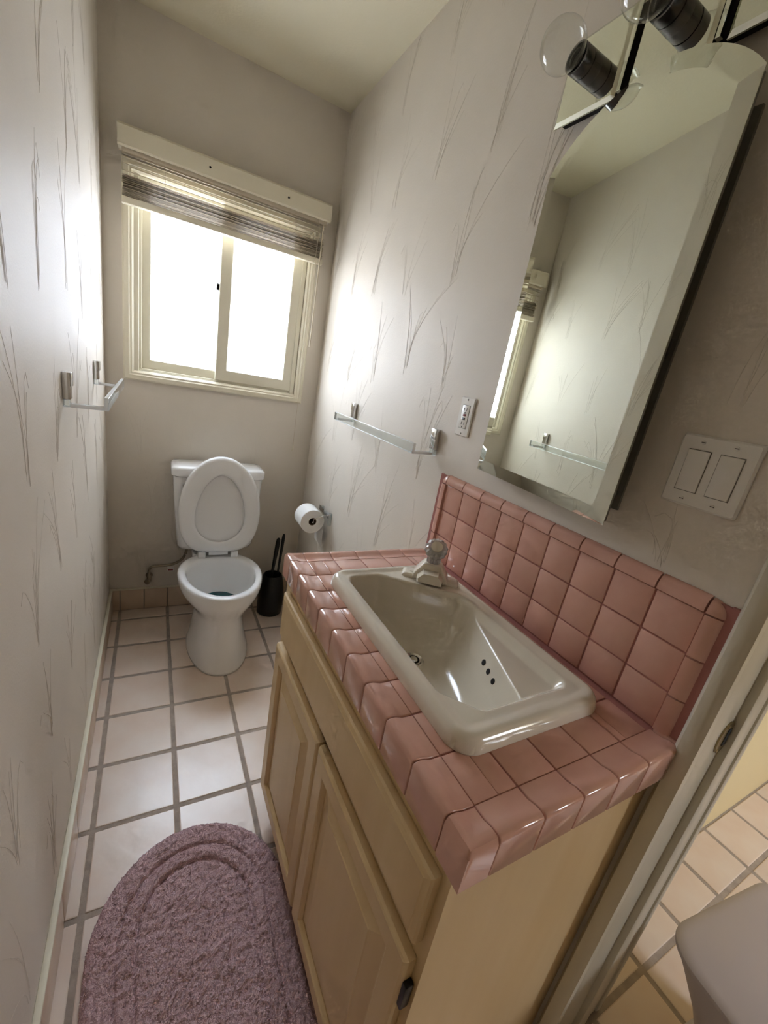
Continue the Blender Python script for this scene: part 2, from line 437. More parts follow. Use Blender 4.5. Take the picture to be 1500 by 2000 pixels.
# ------------------------------------------------------------------ window blind
bl = thing('window_blind', (0.47, 0.725, 1.81), 'cream mini blind pulled up to the top of the bathroom window', 'blind')
bm = bmesh.new()
prism(bm, [(0, 0.0), (0, 0.058), (0.006, 0.066), (0.012, 0.066), (0.012, 0.0), (0.008, -0.006), (0.004, -0.006)],
      lambda u, v: (0.0594, 0.700+u, 1.990+v), lambda u, v: (0.884, 0.700+u, 1.990+v))
box(bm, 0.0594, 0.070, 0.712, YB-0.001, 1.990, 2.056); box(bm, 0.8735, 0.884, 0.712, YB-0.001, 1.990, 2.056)
val = fin('valance', bm, M['trim'], bl, smooth=False)
for x in (0.370, 0.685):
    bm = bmesh.new(); lathe(bm, [(0.0045, 0), (0.004, 0.001), (0, 0.0012)], (x, 0.7003, 2.020), (0, -1, 0), 12); fin('screw_hole', bm, M['dark'], val)
fin('head_rail', B(0.072, 0.872, 0.716, 0.744, 1.972, 1.998, bev=0.002), M['slat'], bl)
def slat_mesh(tilt):
    bm = bmesh.new(); n = 6; L0, L1 = -0.398, 0.398; top = []; bot = []
    for i in range(n+1):
        t = i/n-0.5; y = t*0.026; z = 0.0022*(1-4*t*t)
        yy, zz = y*math.cos(tilt)-z*math.sin(tilt), y*math.sin(tilt)+z*math.cos(tilt)
        top.append((yy, zz+0.0003)); bot.append((yy, zz-0.0003))
    poly = top + bot[::-1]
    prism(bm, poly, lambda u, v: (L0, u, v), lambda u, v: (L1, u, v))
    bmesh.ops.recalc_face_normals(bm, faces=bm.faces[:])
    me = bpy.data.meshes.new('slat'); bm.to_mesh(me); bm.free(); me.materials.append(M['slat']); return me
hang = slat_mesh(0.25); flat = slat_mesh(0.05)
for z in (1.960, 1.938, 1.916):
    o = bpy.data.objects.new('slat', hang); col.objects.link(o); o.location = (0.4705, 0.729, z); adopt(o, bl)
for k in range(21):
    o = bpy.data.objects.new('slat', flat); col.objects.link(o)
    o.location = (0.4705+random.uniform(-.002, .002), 0.729+random.uniform(-.0025, .0025), 1.9035-0.0035*k); o.rotation_euler = (random.uniform(-.12, .12), 0, random.uniform(-.002, .002)); adopt(o, bl)
fin('bottom_rail', B(0.070, 0.871, 0.7145, 0.7435, 1.810, 1.8325, bev=0.002), M['trim'], bl)
for x in (0.215, 0.735):
    bm = bmesh.new()
    for y in (0.7155, 0.7425): tube(bm, [(x, y, 1.985), (x, y, 1.815)], 0.0007, 6)
    fin('ladder_cord', bm, M['cord'], bl)
    bm = bmesh.new(); tube(bm, smoothpath([(x, 0.714, 1.812), (x+.004, 0.712, 1.800), (x-.006, 0.712, 1.792), (x+.008, .712, 1.780)]), 0.0008, 6); fin('cord_end', bm, M['cord'], bl)
bm = bmesh.new(); tube(bm, smoothpath([(0.832, 0.706, 1.985), (0.834, 0.706, 1.80), (0.836, 0.72, 1.50), (0.835, 0.735, 1.20), (0.836, 0.74, 0.94)], 6), 0.0011, 6); fin('lift_cord', bm, M['cord'], bl)
bm = bmesh.new(); lathe(bm, [(0.001, 0.03), (0.003, 0.025), (0.005, 0.004), (0.0045, 0), (0, 0)], (0.836, 0.74, 0.912), n=12); fin('tassel', bm, M['trim'], bl)
bm = bmesh.new(); tube(bm, [(0.853, 0.704, 1.965), (0.853, 0.706, 1.44)], 0.0032, 8); fin('tilt_wand', bm, M['slat'], bl)

# ------------------------------------------------------------------ vanity cabinet
vy0, vy1 = -1.203, -0.455
van = thing('vanity_cabinet', (0.72, -0.83, 0), 'blond wooden vanity cabinet with two raised panel doors under the pink tile counter', 'vanity')
XF = 0.503
bm = bmesh.new(); prism(bm, [(XF, 0.10), (XF, 0.808), (W-0.003, 0.808), (W-0.003, 0.001), (0.565, 0.001), (0.565, 0.10)], lambda u, v: (u, vy0, v), lambda u, v: (u, vy0+0.016, v)); fin('end_panel', bm, M['wood'], van, smooth=False)
bm = bmesh.new(); prism(bm, [(XF, 0.10), (XF, 0.808), (W-0.003, 0.808), (W-0.003, 0.001), (0.565, 0.001), (0.565, 0.10)], lambda u, v: (u, vy1-0.016, v), lambda u, v: (u, vy1, v)); fin('end_panel', bm, M['wood'], van, smooth=False)
bm = bmesh.new()
for a, b, c, d in ((vy0+.016, vy0+.055, .10, .808), (vy1-.055, vy1-.016, .10, .808), (-.855, -.80, .10, .66), (vy0+.055, vy1-.055, .76, .808), (vy0+.055, vy1-.055, .60, .67), (vy0+.055, vy1-.055, .10, .14)):
    box(bm, XF, XF+0.018, a, b, c, d)
fin('face_frame', bm, M['wood'], van, smooth=False)
fin('toe_kick', B(0.566, 0.582, vy0+.016, vy1-.016, 0.001, 0.0995), M['wooddark'], van, smooth=False)
fin('bottom_board', B(XF+0.018, W-0.004, vy0+.016, vy1-.016, 0.10, 0.116), M['wood'], van, smooth=False)
fin('back_board', B(W-0.012, W-0.004, vy0+.016, vy1-.016, 0.116, 0.80), M['wooddark'], van, smooth=False)
XD = 0.4845
bm = bmesh.new()
b_ = 0.007
loft(bm, [[(XF-0.0005, -1.188, .655), (XF-0.0005, -.485, .655), (XF-0.0005, -.485, .782), (XF-0.0005, -1.188, .782)],
          [(XD+0.007, -1.188, .655), (XD+0.007, -.485, .655), (XD+0.007, -.485, .782), (XD+0.007, -1.188, .782)],
          [(XD+0.003, -1.1855, .6575), (XD+0.003, -.4875, .6575), (XD+0.003, -.4875, .7795), (XD+0.003, -1.1855, .7795)],
          [(XD+0.001, -1.178, .665), (XD+0.001, -.495, .665), (XD+0.001, -.495, .772), (XD+0.001, -1.178, .772)],
          [(XD, -1.176, .667), (XD, -.497, .667), (XD, -.497, .770), (XD, -1.176, .770)]], cap0=True, cap1=True)
fin('drawer_front', bm, M['wood'], van, smooth=False)
def cab_door(y0, y1, z0, z1):
    def rg(d, x): return [(x, y0+d, z0+d*1.0), (x, y1-d, z0+d), (x, y1-d, z1-d), (x, y0+d, z1-d)]
    bm = bmesh.new()
    s = 0.048
    loft(bm, [rg(0, XF-0.0005), rg(0, XD+0.006), rg(0.0025, XD+0.002), rg(0.006, XD), rg(s-0.007, XD), rg(s-0.004, XD+0.0025), rg(s, XD+0.009), rg(s, XF-0.001)], cap0=True)
    d = fin('door', bm, M['wood'], van, smooth=False)
    bm = bmesh.new()
    loft(bm, [rg(s, XF-0.003), rg(s, XD+0.011), rg(s+0.006, XD+0.011), rg(s+0.038, XD+0.003), rg(s+0.040, XD+0.0015)], cap0=True, cap1=True)
    fin('raised_panel', bm, M['wood'], d, smooth=False)
    return d
d1 = cab_door(-1.189, -0.829, 0.105, 0.620); d2 = cab_door(-0.823, -0.4755, 0.105, 0.620)
for z in (0.56, 0.16):
    fin('hinge', B(0.4885, 0.5025, -1.198, -1.1885, z-0.03, z+0.02, bev=0.002), M['black'], d1)

# ------------------------------------------------------------------ countertop
YN = Y0-9*P                                  # near field line
ct = thing('tile_countertop', (0.72, -0.83, 0.81), 'pink tile vanity countertop with rounded edge trim tiles', 'countertop')
HX0, HX1_, HY0_, HY1_ = 0.580, 0.862, -1.094, -0.604   # hole for the basin
def minus_hole(x0, x1, y0, y1):
    r = []
    if x0 < HX0: r.append((x0, min(x1, HX0), y0, y1))
    if x1 > HX1_: r.append((max(x0, HX1_), x1, y0, y1))
    a, b = max(x0, HX0), min(x1, HX1_)
    if b > a:
        if y0 < HY0_: r.append((a, b, y0, min(y1, HY0_)))
        if y1 > HY1_: r.append((a, b, max(y0, HY1_), y1))
    return [q for q in r if q[1]-q[0] > 0.002 and q[3]-q[2] > 0.002]
bm = bmesh.new()
for q in minus_hole(0.500, W-0.0005, YN-0.038, Y0+0.038): box(bm, q[0], q[1], q[2], q[3], 0.8095, ZT-0.0022)
fin('grout_bed', bm, M['pgrout'], ct, smooth=False)
g = 0.0015
xs = [XIN+i*P for i in range(0, 6)]; xs[5] = min(xs[5], XBS-0.001)
for i in range(5):
    for k in range(9):
        ya, yb = Y0-(k+1)*P, Y0-k*P
        pcs = minus_hole(xs[i]+g, xs[i+1]-g, ya+g, yb-g)
        if not pcs: continue
        bm = bmesh.new()
        for q in pcs: box(bm, q[0], q[1], q[2], q[3], ZT-0.007, ZT, bev=0.0016 if min(q[1]-q[0], q[3]-q[2]) > 0.006 else 0.0, seg=2)
        fin('tile', bm, M['pink'], ct)
# edge trim: raised lip rolling over the edge.  u = distance outwards from the field line
LIP = [(0.0, 0.0), (0.010, 0.0002), (0.018, 0.0010), (0.025, 0.0034), (0.031, 0.0054), (0.037, 0.0060), (0.0418, 0.0055), (0.0447, 0.0038), (0.0460, 0.0010), (0.0465, -0.003), (0.0465, -0.0560), (0.0455, -0.0575), (0.0385, -0.0575), (0.0385, -0.0075), (0.0, -0.0075)]
def lip_h(u):
    for (a, ha), (b, hb) in zip(LIP, LIP[1:10]):
        if a <= u <= b: return ha+(hb-ha)*(u-a)/(b-a+1e-9)
    return 0.0
def trim_tile(f, a, b):
    bm = bmesh.new(); loops = []
    for s, ins in ((a+0.0012, 0.0016), (a+0.0019, 0.0004), (a+0.0032, 0.0), (b-0.0032, 0.0), (b-0.0019, 0.0004), (b-0.0012, 0.0016)):
        lp = []
        for i, (u, h) in enumerate(LIP):
            if i < 9: lp.append(f(s, u, ZT+h-ins))
            elif i < 12: lp.append(f(s, u-ins, ZT+h))
            else: lp.append(f(s, u, ZT+h))
        loops.append(lp)
    loft(bm, loops, True, True, True)
    return fin('edge_tile', bm, M['pink'], ct, angle=1.0)
for k in range(9): trim_tile(lambda s, u, z: (XIN-u, s, z), Y0-(k+1)*P, Y0-k*P)
xe = xs[:5] + [W-0.012]
for a, b in zip(xe, xe[1:]):
    trim_tile(lambda s, u, z: (s, YN-u, z), a, b)
    trim_tile(lambda s, u, z: (s, Y0+u, z), a, b)
def corner_tile(sy, yline):
    bm = bmesh.new(); n = 12; L_ = 0.0465; grid = []
    us = [0.0012]+[L_*(i/n) for i in range(1, n)]+[L_]
    for i, u in enumerate(us):
        row = []
        for j, v in enumerate(us):
            h = max(lip_h(u), lip_h(v)) if not (u > 0.0440 or v > 0.0440) else min(lip_h(u) if u > .044 else 9, lip_h(v) if v > .044 else 9)
            row.append(bm.verts.new((XIN-u, yline+sy*v, ZT+h)))
        grid.append(row)
    for i in range(n):
        for j in range(n): bm.faces.new((grid[i][j], grid[i+1][j], grid[i+1][j+1], grid[i][j+1]))
    be = [e_ for e_ in bm.edges if e_.is_boundary]
    r = bmesh.ops.extrude_edge_only(bm, edges=be)
    for v in [q for q in r['geom'] if isinstance(q, bmesh.types.BMVert)]:
        v.co.z = 0.8095
    fin('corner_tile', bm, M['pink'], ct, angle=0.8)
corner_tile(-1, YN); corner_tile(1, Y0)
fin('edge_return', B(W-0.0115, W-0.0005, YN-0.0495, YN-0.0015, 0.808, ZT+0.007, bev=0.004), M['pink'], ct)

# ------------------------------------------------------------------ backsplash
bs = thing('tile_backsplash', (XBS, -0.83, ZT), 'pink square tile backsplash with rounded cap along the wall behind the basin', 'backsplash')
fin('grout_bed', B(XBS+0.0022, W-0.0004, YN-0.036, Y0+0.040, ZT-0.0015, 1.118), M['pgrout'], bs, smooth=False)
sq = None
for i in range(9):
    for r in range(3):
        ya, yb = YN+i*P, YN+(i+1)*P; zb, za = CAPZ-r*PV, CAPZ-(r+1)*PV
        if r == 2: za = ZT+0.0005
        bm = B(XBS, W-0.002, ya+g, yb-g, za+g, zb-g, bev=0.0016); fin('tile', bm, M['pink'], bs)
def bull(bm, f0, f1, wd, t):
    # quarter-round section: flat tile thickness t, rolls back to the wall over width wd
    pr_ = [(0, 0), (0, t)] + [(wd*0.12+wd*0.88*math.sin(a), t*math.cos(a)) for a in [PI/2*k/7 for k in range(8)]]
    return prism(bm, pr_, f0, f1)
T = W-XBS+0.0055
for i in range(9):
    ya, yb = YN+i*P+g, YN+(i+1)*P-g
    bm = bmesh.new(); bull(bm, lambda u, v: (W-0.0006-v, ya, CAPZ+g+u), lambda u, v: (W-0.0006-v, yb, CAPZ+g+u), 0.0265, T); fin('cap_tile', bm, M['pink'], bs, angle=0.6)
for yline, sgn, wd in ((YN, -1, 0.0255), (Y0, 1, 0.030)):
    for r in range(3):
        zb, za = CAPZ-r*PV-g, CAPZ-(r+1)*PV+g
        if r == 2: za = ZT+0.0008+(0.004 if sgn < 0 else 0)
        bm = bmesh.new(); bull(bm, lambda u, v: (W-0.0006-v, yline+sgn*(g+u), za), lambda u, v: (W-0.0006-v, yline+sgn*(g+u), zb), wd, T); fin('side_tile', bm, M['pink'], bs, angle=0.6)
    bm = bmesh.new(); N = 10; rows = []
    for j in range(5):
        ph = PI/2*j/4*0.98; rr = math.cos(ph); h = math.sin(ph)
        rows.append([(W-0.0006-T*(0.15+0.85*h) if j else W-0.0006-T*0.1, yline+sgn*(g+0.0255*0.98*rr*math.cos(PI/2*k/N)), CAPZ+g+0.0255*rr*math.sin(PI/2*k/N)) for k in range(N+1)]+[(W-0.0006-T*(0.15+0.85*h) if j else W-0.0006-T*0.1, yline+sgn*g, CAPZ+g)])
    loft(bm, rows, True, False, True); fin('corner_cap', bm, M['pink'], bs, angle=0.8)
fin('grout_edge', B(W-0.0065, W-0.0003, YN-0.0375, YN-0.027, ZT, 1.120), M['pgrout'], bs, smooth=False)

# ------------------------------------------------------------------ wash basin (height field with rolled rim, soap ledge and bowl)
SX0, SX1, SY0, SY1 = 0.5570, 0.8860, -1.1180, -0.5790
def sd_rrect(x, y, x0, x1, y0, y1, r):
    cx, cy = (x0+x1)/2, (y0+y1)/2; qx, qy = abs(x-cx)-(x1-x0)/2+r, abs(y-cy)-(y1-y0)/2+r
    return math.hypot(max(qx, 0), max(qy, 0))+min(max(qx, qy), 0)-r
def sd_poly(x, y, P_):
    d = 1e9; s = 1.0; n = len(P_)
    for i in range(n):
        ax, ay = P_[i]; bx, by = P_[i-1]
        ex, ey = bx-ax, by-ay; wx, wy = x-ax, y-ay
        t = max(0, min(1, (wx*ex+wy*ey)/(ex*ex+ey*ey))); dx, dy = wx-ex*t, wy-ey*t
        d = min(d, dx*dx+dy*dy)
        c1, c2, c3 = y >= ay, y < by, ex*wy > ey*wx
        if (c1 and c2 and c3) or (not c1 and not c2 and not c3): s = -s
    return s*math.sqrt(d)
def inset_round(P_, r): return P_
OPEN = [(.615, -.642), (.672, -.642), (.818, -.764), (.818, -1.046), (.648, -1.046), (.612, -1.004)]
BOWL = [(.624, -.652), (.668, -.652), (.806, -.772), (.806, -.80), (.716, -1.035), (.662, -1.035), (.624, -.990)]
RO, RB = 0.027, 0.036
def sm(t): t = max(0, min(1, t)); return t*t*(3-2*t)
def sink_z(x, y):
    do = -sd_rrect(x, y, SX0, SX1, SY0, SY1, 0.042)
    rim = 0.027
    if do < 0.016: z = 0.003+(rim-0.003)*math.sqrt(max(0, 1-(1-max(do, 0)/0.016)**2))
    else: z = rim - 0.004*sm((do-0.016)/0.02)
    dop = -(sd_poly(x, y, OPEN)-RO)
    if dop > 0: z -= 0.017*sm(dop/0.020)
    db = -(sd_poly(x, y, BOWL)-RB+0.012)
    if db > -0.006:
        t = max(0, min(1, (db+0.006)/0.078))
        z -= 0.118*(1-(1-t)**2.4) 
    return ZT+z
sink = thing('wash_basin', (0.72, -0.85, ZT), 'bone coloured drop-in porcelain basin set in the pink counter', 'sink')
bm = bmesh.new(); nx, ny = 136, 220; vg = {}
ci, cj = (SX0+SX1)/2, (SY0+SY1)/2
ZZ = {(i, j): sink_z(SX0+(SX1-SX0)*i/nx, SY0+(SY1-SY0)*j/ny) for i in range(nx+1) for j in range(ny+1)}
inner = [(i, j) for i in range(1, nx) for j in range(1, ny) if -(sd_poly(SX0+(SX1-SX0)*i/nx, SY0+(SY1-SY0)*j/ny, BOWL)-RB+0.012) > 0.012]
for _ in range(90):
    Z2 = {q: (ZZ[q[0]-1, q[1]]+ZZ[q[0]+1, q[1]]+ZZ[q[0], q[1]-1]+ZZ[q[0], q[1]+1])*0.25 for q in inner}
    ZZ.update(Z2)
inner = set(inner)
for i in range(nx+1):
    for j in range(ny+1):
        x = SX0+(SX1-SX0)*i/nx; y = SY0+(SY1-SY0)*j/ny
        d = sd_rrect(x, y, SX0, SX1, SY0, SY1, 0.042)
        if d > 0.0:
            # pull corner vertices back to the rounded outline
            cxn = min(max(x, SX0+0.042), SX1-0.042); cyn = min(max(y, SY0+0.042), SY1-0.042)
            vx, vy = x-cxn, y-cyn; L_ = math.hypot(vx, vy)
            x, y = cxn+vx/L_*0.042, cyn+vy/L_*0.042
        vg[i, j] = bm.verts.new((x, y, ZZ[i, j] if (i, j) in inner else sink_z(x, y)))
for i in range(nx):
    for j in range(ny):
        q = [vg[i, j], vg[i+1, j], vg[i+1, j+1], vg[i, j+1]]
        try:
            f_ = bm.faces.new(q)
            if f_.calc_area() < 1e-9: bm.faces.remove(f_)
        except ValueError: pass
bmesh.ops.remove_doubles(bm, verts=bm.verts[:], dist=1e-5)
be = [e_ for e_ in bm.edges if e_.is_boundary]
r = bmesh.ops.extrude_edge_only(bm, edges=be)
for v in [q for q in r['geom'] if isinstance(q, bmesh.types.BMVert)]: v.co.z = ZT+0.0003
fin('basin', bm, M['bone'], sink, angle=3.0)
DX, DY = 0.712, -0.787
def surf(x, y): return ZZ[int(round((x-SX0)/(SX1-SX0)*nx)), int(round((y-SY0)/(SY1-SY0)*ny))]
dz = surf(DX, DY)
bm = bmesh.new(); lathe(bm, [(0.0, 0.004), (0.008, 0.004), (0.010, 0.001), (0.014, -0.002), (0.017, 0.001), (0.021, 0.0028), (0.0235, 0.0005)], (DX, DY, dz), n=28); dr = fin('drain', bm, M['chrome'], sink)
bm = bmesh.new(); lathe(bm, [(0.0, 0.0022), (0.0135, 0.0022), (0.0135, 0.0005)], (DX, DY, dz), n=24); fin('drain_hole', bm, M['dark'], dr)
def on_sink(x, y):
    h = 0.005; n = Vector((-(surf(x+h, y)-surf(x-h, y))/(2*h), -(surf(x, y+h)-surf(x, y-h))/(2*h), 1)).normalized()
    return Vector((x, y, surf(x, y))), n
for x, y in ((0.780, -0.924), (0.7705, -0.949), (0.761, -0.974)):
    p_, n_ = on_sink(x, y); bm = bmesh.new(); lathe(bm, [(0.0062, -0.004), (0.0062, 0.0014), (0.0045, 0.0018), (0, 0.0018)], p_, n_, 14); fin('overflow_hole', bm, M['dark'], sink)

# ------------------------------------------------------------------ faucet, set across the back corner of the basin
FXc, FYc = 0.8080, -0.6590
fa = thing('faucet', (FXc, FYc, ZT+0.023), 'cream single handle faucet with clear round knob on the basin corner', 'faucet')
fz = ZT+0.0225
du = Vector((0.795, -0.607, 0)).normalized()        # along the base
dv = Vector((-0.607, -0.795, 0)).normalized()       # towards the bowl
def F(u, v, z): 
    q = Vector((FXc, FYc, 0))+du*u+dv*v; return (q.x, q.y, fz+z)
bm = bmesh.new()
def frect(hu, v0, v1, z, r=0.006):
    lp = rrect(0, (v0+v1)/2, hu, (v1-v0)/2, min(r, (v1-v0)/2-.001), 0, 4); return [F(a, b, z) for a, b, _ in lp]
loft(bm, [frect(.072, -.022, .022, 0), frect(.072, -.022, .022, .004), frect(.0695, -.0205, .0205, .0075), frect(.064, -.018, .018, .010)], True, True, True); base = fin('base_plate', bm, M['bone'], fa, angle=0.6)
bm = bmesh.new()
loft(bm, [frect(.045, -.021, .027, .006, .004), frect(.043, -.021, .028, .016, .004), frect(.0240, -.019, .020, .044, .006), frect(.019, -.017, .017, .047, .008)], True, True, True); fin('body', bm, M['bone'], fa, angle=0.5)
bm = bmesh.new()
loft(bm, [[F(a*s, v, z+b) for a, b in ((-.034, -.003), (.034, -.003), (.034, .007), (.020, .021), (-.020, .021), (-.034, .007))] for v, z, s in ((.006, .012, 1.1), (.025, .011, 1.0), (.046, .009, .92), (.051, .010, .86))], True, True, True); spt = fin('spout', bm, M['bone'], fa, angle=0.5)
bm = bmesh.new(); lathe(bm, [(.009, .004), (.009, -.006), (.0075, -.007), (0, -.007)], F(0, .040, .012), n=18); fin('aerator', bm, M['chrome'], spt)
for s in (-1, 1):
    bm = bmesh.new(); lathe(bm, [(.0035, 0), (.003, .0012), (0, .0016)], F(s*.05, .004, .0098), n=12); fin('screw_cap', bm, M['bone'], base)
bm = bmesh.new()
n_ = 40; loops = []
for h, rr in ((.046, .0165), (.050, .0170), (.070, .0165), (.076, .0155)):
    loops.append([Vector(F(0, 0, h))+du*(rr*(1+(0.05 if k % 2 else -0.05))*math.cos(2*PI*k/n_))+dv*(rr*(1+(0.05 if k % 2 else -0.05))*math.sin(2*PI*k/n_)) for k in range(n_)])
loft(bm, loops, True, True, True); fin('ribbed_collar', bm, M['knob'], fa, angle=0.3)
# faceted knob tipped towards the user
kax = (Vector((0, 0, 1))+dv*0.85).normalized(); kc = Vector(F(0, -.003, .073)); ka, kb = frame_at(kax); loops = []
for h, rr in ((0.0, .015), (.003, .022), (.009, .0275), (.016, .0285), (.023, .0262), (.0275, .0205), (.028, .0160)):
    loops.append([kc+kax*h+(ka*math.cos(2*PI*k/28)+kb*math.sin(2*PI*k/28))*rr*(1.045 if k % 2 else 0.955) for k in range(28)])
bm = bmesh.new(); loft(bm, loops, True, True, True); kn = fin('knob', bm, M['knob'], fa, smooth=False)
bm = bmesh.new(); lathe(bm, [(.0, .0305), (.010, .0302), (.0145, .0292), (.0152, .0270)], kc, kax, 24); fin('knob_cap', bm, M['bone'], kn)

# ------------------------------------------------------------------ mirrored cabinet door, standing ajar
mc = thing('medicine_cabinet', (W, -0.81, 1.17), 'arched mirror with wide edges on a shallow cabinet, its door slightly ajar', 'mirror cabinet')
bm = bmesh.new()
for a, b, c, d in ((-.985, -.635, 1.195, 1.216), (-.985, -.635, 1.789, 1.81), (-.985, -.964, 1.216, 1.789), (-.656, -.635, 1.216, 1.789)): box(bm, W-0.006, W-0.0004, a, b, c, d)
fin('cabinet_flange', bm, M['mback'], mc, smooth=False)
bm = bmesh.new()
i_ = 0.001
box(bm, 1.035, 1.04, RY0+i_, RY1-i_, RZ0+i_, RZ1-i_)
for a, b, c, d in ((RY0+i_, RY0+.003, RZ0+i_, RZ1-i_), (RY1-.003, RY1-i_, RZ0+i_, RZ1-i_), (RY0+.003, RY1-.003, RZ0+i_, RZ0+.003), (RY0+.003, RY1-.003, RZ1-.003, RZ1-i_)): box(bm, W, 1.035, a, b, c, d)
fin('cabinet_box', bm, M['plast'], mc, smooth=False)
pL, pR = Vector((0.9139, -0.6130, 0)), Vector((0.8656, -1.0105, 0))
mu = (pR-pL); DWd = mu.length; mu.normalize(); mn = Vector((mu.y, -mu.x, 0))           # outward normal
if mn.x > 0: mn = -mn
ZB, ZS, RISE = 1.1755, 1.8145, 0.0900
hw = DWd/2; Rr = (hw*hw+RISE*RISE)/(2*RISE)
def outline(d):
    """mirror outline inset by d, in (s,z)"""
    out = []; n = 24
    out.append((d, ZB+d)); out.append((DWd-d, ZB+d))
    R2 = Rr-d; zc = ZS+RISE-Rr; hh = hw-d; a1 = math.asin(min(1, hh/R2))
    for k in range(n+1):
        a = a1-2*a1*k/n; out.append((hw+R2*math.sin(a), zc+R2*math.cos(a)))
    return out
def MP(s, z, o): q = pL+mu*s+mn*o; return (q.x, q.y, z)
def mloop(d, o): return [MP(s, z, o) for s, z in outline(d)]
bm = bmesh.new(); loft(bm, [mloop(0.0, -0.0035), mloop(0.0, -0.0025), mloop(0.027, 0.0025)], True, True, True); mg = None
drr = bmesh.new(); loft(drr, [mloop(0.006, -0.0150), mloop(0.004, -0.0036)], True, True, True); mdoor = fin('mirror_door', drr, M['mback'], mc, smooth=False)
mg = fin('mirror_glass', bm, M['mirror'], mdoor, smooth=False)
bm = bmesh.new()
for a, b in ((-0.016, -0.030),): box(bm, 0, 0.010, 0, 0.012, 1.455, 1.485, bev=0.001)
for v in bm.verts: 
    q = pL+mu*(DWd-0.020+v.co.x)+mn*(-0.0155-v.co.y); v.co = (q.x, q.y, v.co.z)
fin('magnet_catch', bm, M['black'], mdoor)
for z in (1.30, 1.70):
    bm = B(W-0.0165, W-0.0062, -.652, -.638, z-.02, z+.02, bev=.001); fin('hinge', bm, M['chrome'], mc)
bm = bmesh.new(); lathe(bm, [(.004, 0), (.004, .004), (.0, .005)], (W-0.006, -.974, 1.225), (-1, 0, 0), 12); fin('screw', bm, M['chrome'], mc)

# ------------------------------------------------------------------ vanity light of square mirror panels
vl = thing('vanity_light', (W, -0.82, 1.90), 'three bulb vanity light with square mirror panels above the cabinet', 'light fixture')
fin('back_box', B(W-0.022, W-0.0004, -1.055, -0.595, 1.915, 2.040), M['dark'], vl, smooth=False)
for k in range(3):
    yc = -0.6585-0.1610*k; zc = 1.9760; h_ = 0.0700; xf = W-0.030
    def lp(d, x): return [(x, yc-h_+d, zc-h_+d), (x, yc+h_-d, zc-h_+d), (x, yc+h_-d, zc+h_-d), (x, yc-h_+d, zc+h_-d)]
    bm = bmesh.new(); loft(bm, [lp(0, xf+0.0075), lp(0, xf+0.004), lp(0.007, xf)], True, True, True); pn = fin('mirror_panel', bm, M['mirror'], vl, smooth=False)
    bm = bmesh.new(); lathe(bm, [(.0245, 0), (.0245, .022), (.0232, .0225), (.0232, .0245), (.0245, .025), (.0245, .046), (.0215, .046), (.0200, .020), (0, .018)], (xf+.0005, yc, zc), (-1, 0, 0), 32); so = fin('socket', bm, M['sock'], vl, angle=0.5)
    bm = bmesh.new(); pf = [(.0125, .020), (.013, .046)]
    Rb = 0.040; cc = .046+Rb*0.93
    for j in range(1, 15):
        a = math.radians(160-160*j/14); pf.append((max(Rb*math.sin(a), 0), cc-Rb*math.cos(a)*-1*-1 if False else cc-Rb*math.cos(a)*1.0*(1) if False else cc+Rb*(-math.cos(a)) if False else cc-Rb*math.cos(PI-a)*-1))
    # sphere from neck to tip
    pf = [(.0125, .020), (.0130, .047)]
    for j in range(15):
        a = math.asin(.0132/Rb)+(PI-math.asin(.0132/Rb))*j/14; pf.append((Rb*math.sin(a), cc-Rb*math.cos(a)))
    lathe(bm, pf, (xf, yc, zc), (-1, 0, 0), 32); bu = fin('bulb', bm, M['glass'], so, angle=3)
for k in range(2):
    yc = -0.739-0.1610*k
    fin('divider_strip', B(W-0.034, W-0.024, yc-0.004, yc+0.004, 1.910, 2.044, bev=0.001), M['mirror'], vl, smooth=False)

# ------------------------------------------------------------------ outlet and switches
ou = thing('wall_outlet', (W, -0.488, 1.237), 'white outlet with red test button between towel bar and mirror', 'outlet')
def plate(yc, zc, hy, hz, t=0.0055):
    bm = bmesh.new()
    loft(bm, [[(W-0.0003, y, z) for y, z, _ in rrect(yc, zc, hy, hz, .004, 0)], [(W-t*.5, y, z) for y, z, _ in rrect(yc, zc, hy, hz, .004, 0)],
              [(W-t, y, z) for y, z, _ in rrect(yc, zc, hy-.003, hz-.003, .003, 0)]], True, True, True)
    return bm
oy, oz = -0.4885, 1.2915
opl = fin('cover_plate', plate(oy, oz, 0.0305, 0.0535), M['plast'], ou, smooth=False)
X0 = W-0.0055
of = fin('receptacle_face', B(X0-0.0012, X0+.001, oy-.0155, oy+.0155, oz-.031, oz+.031, bev=.0008), M['plast'], ou)
fin('face_gap', B(X0-0.0003, X0+.001, oy-.0165, oy+.0165, oz-.032, oz+.032), M['mback'], ou, smooth=False)
fin('test_button', B(X0-0.0024, X0-.001, oy-.006, oy+.006, oz+.0015, oz+.0075, bev=.0005), M['red'], of)
fin('reset_button', B(X0-0.0024, X0-.001, oy-.006, oy+.006, oz-.0085, oz-.0025, bev=.0005), M['black'], of)
for zc in (oz+.020, oz-.018):
    for s in (-1, 1): fin('slot', B(X0-.0015, X0-.001, oy+s*.0055-.0009, oy+s*.0055+.0009, zc-.0038, zc+.0038), M['dark'], of, smooth=False)
    bm = bmesh.new(); lathe(bm, [(.0021, 0), (.0021, .0004), (0, .0004)], (X0-.0012, oy, zc-.0095), (-1, 0, 0), 12); fin('ground_hole', bm, M['dark'], of)
for s in (-1, 1):
    bm = bmesh.new(); lathe(bm, [(.0026, 0), (.0024, .0008), (0, .0011)], (X0, oy, oz+s*.046), (-1, 0, 0), 12); fin('screw', bm, M['mback'], opl)
sw = thing('light_switch', (W, -1.103, 1.24), 'double rocker light switch with cream plate beside the mirror cabinet', 'switch')
sy_, sz_ = -1.1030, 1.2960
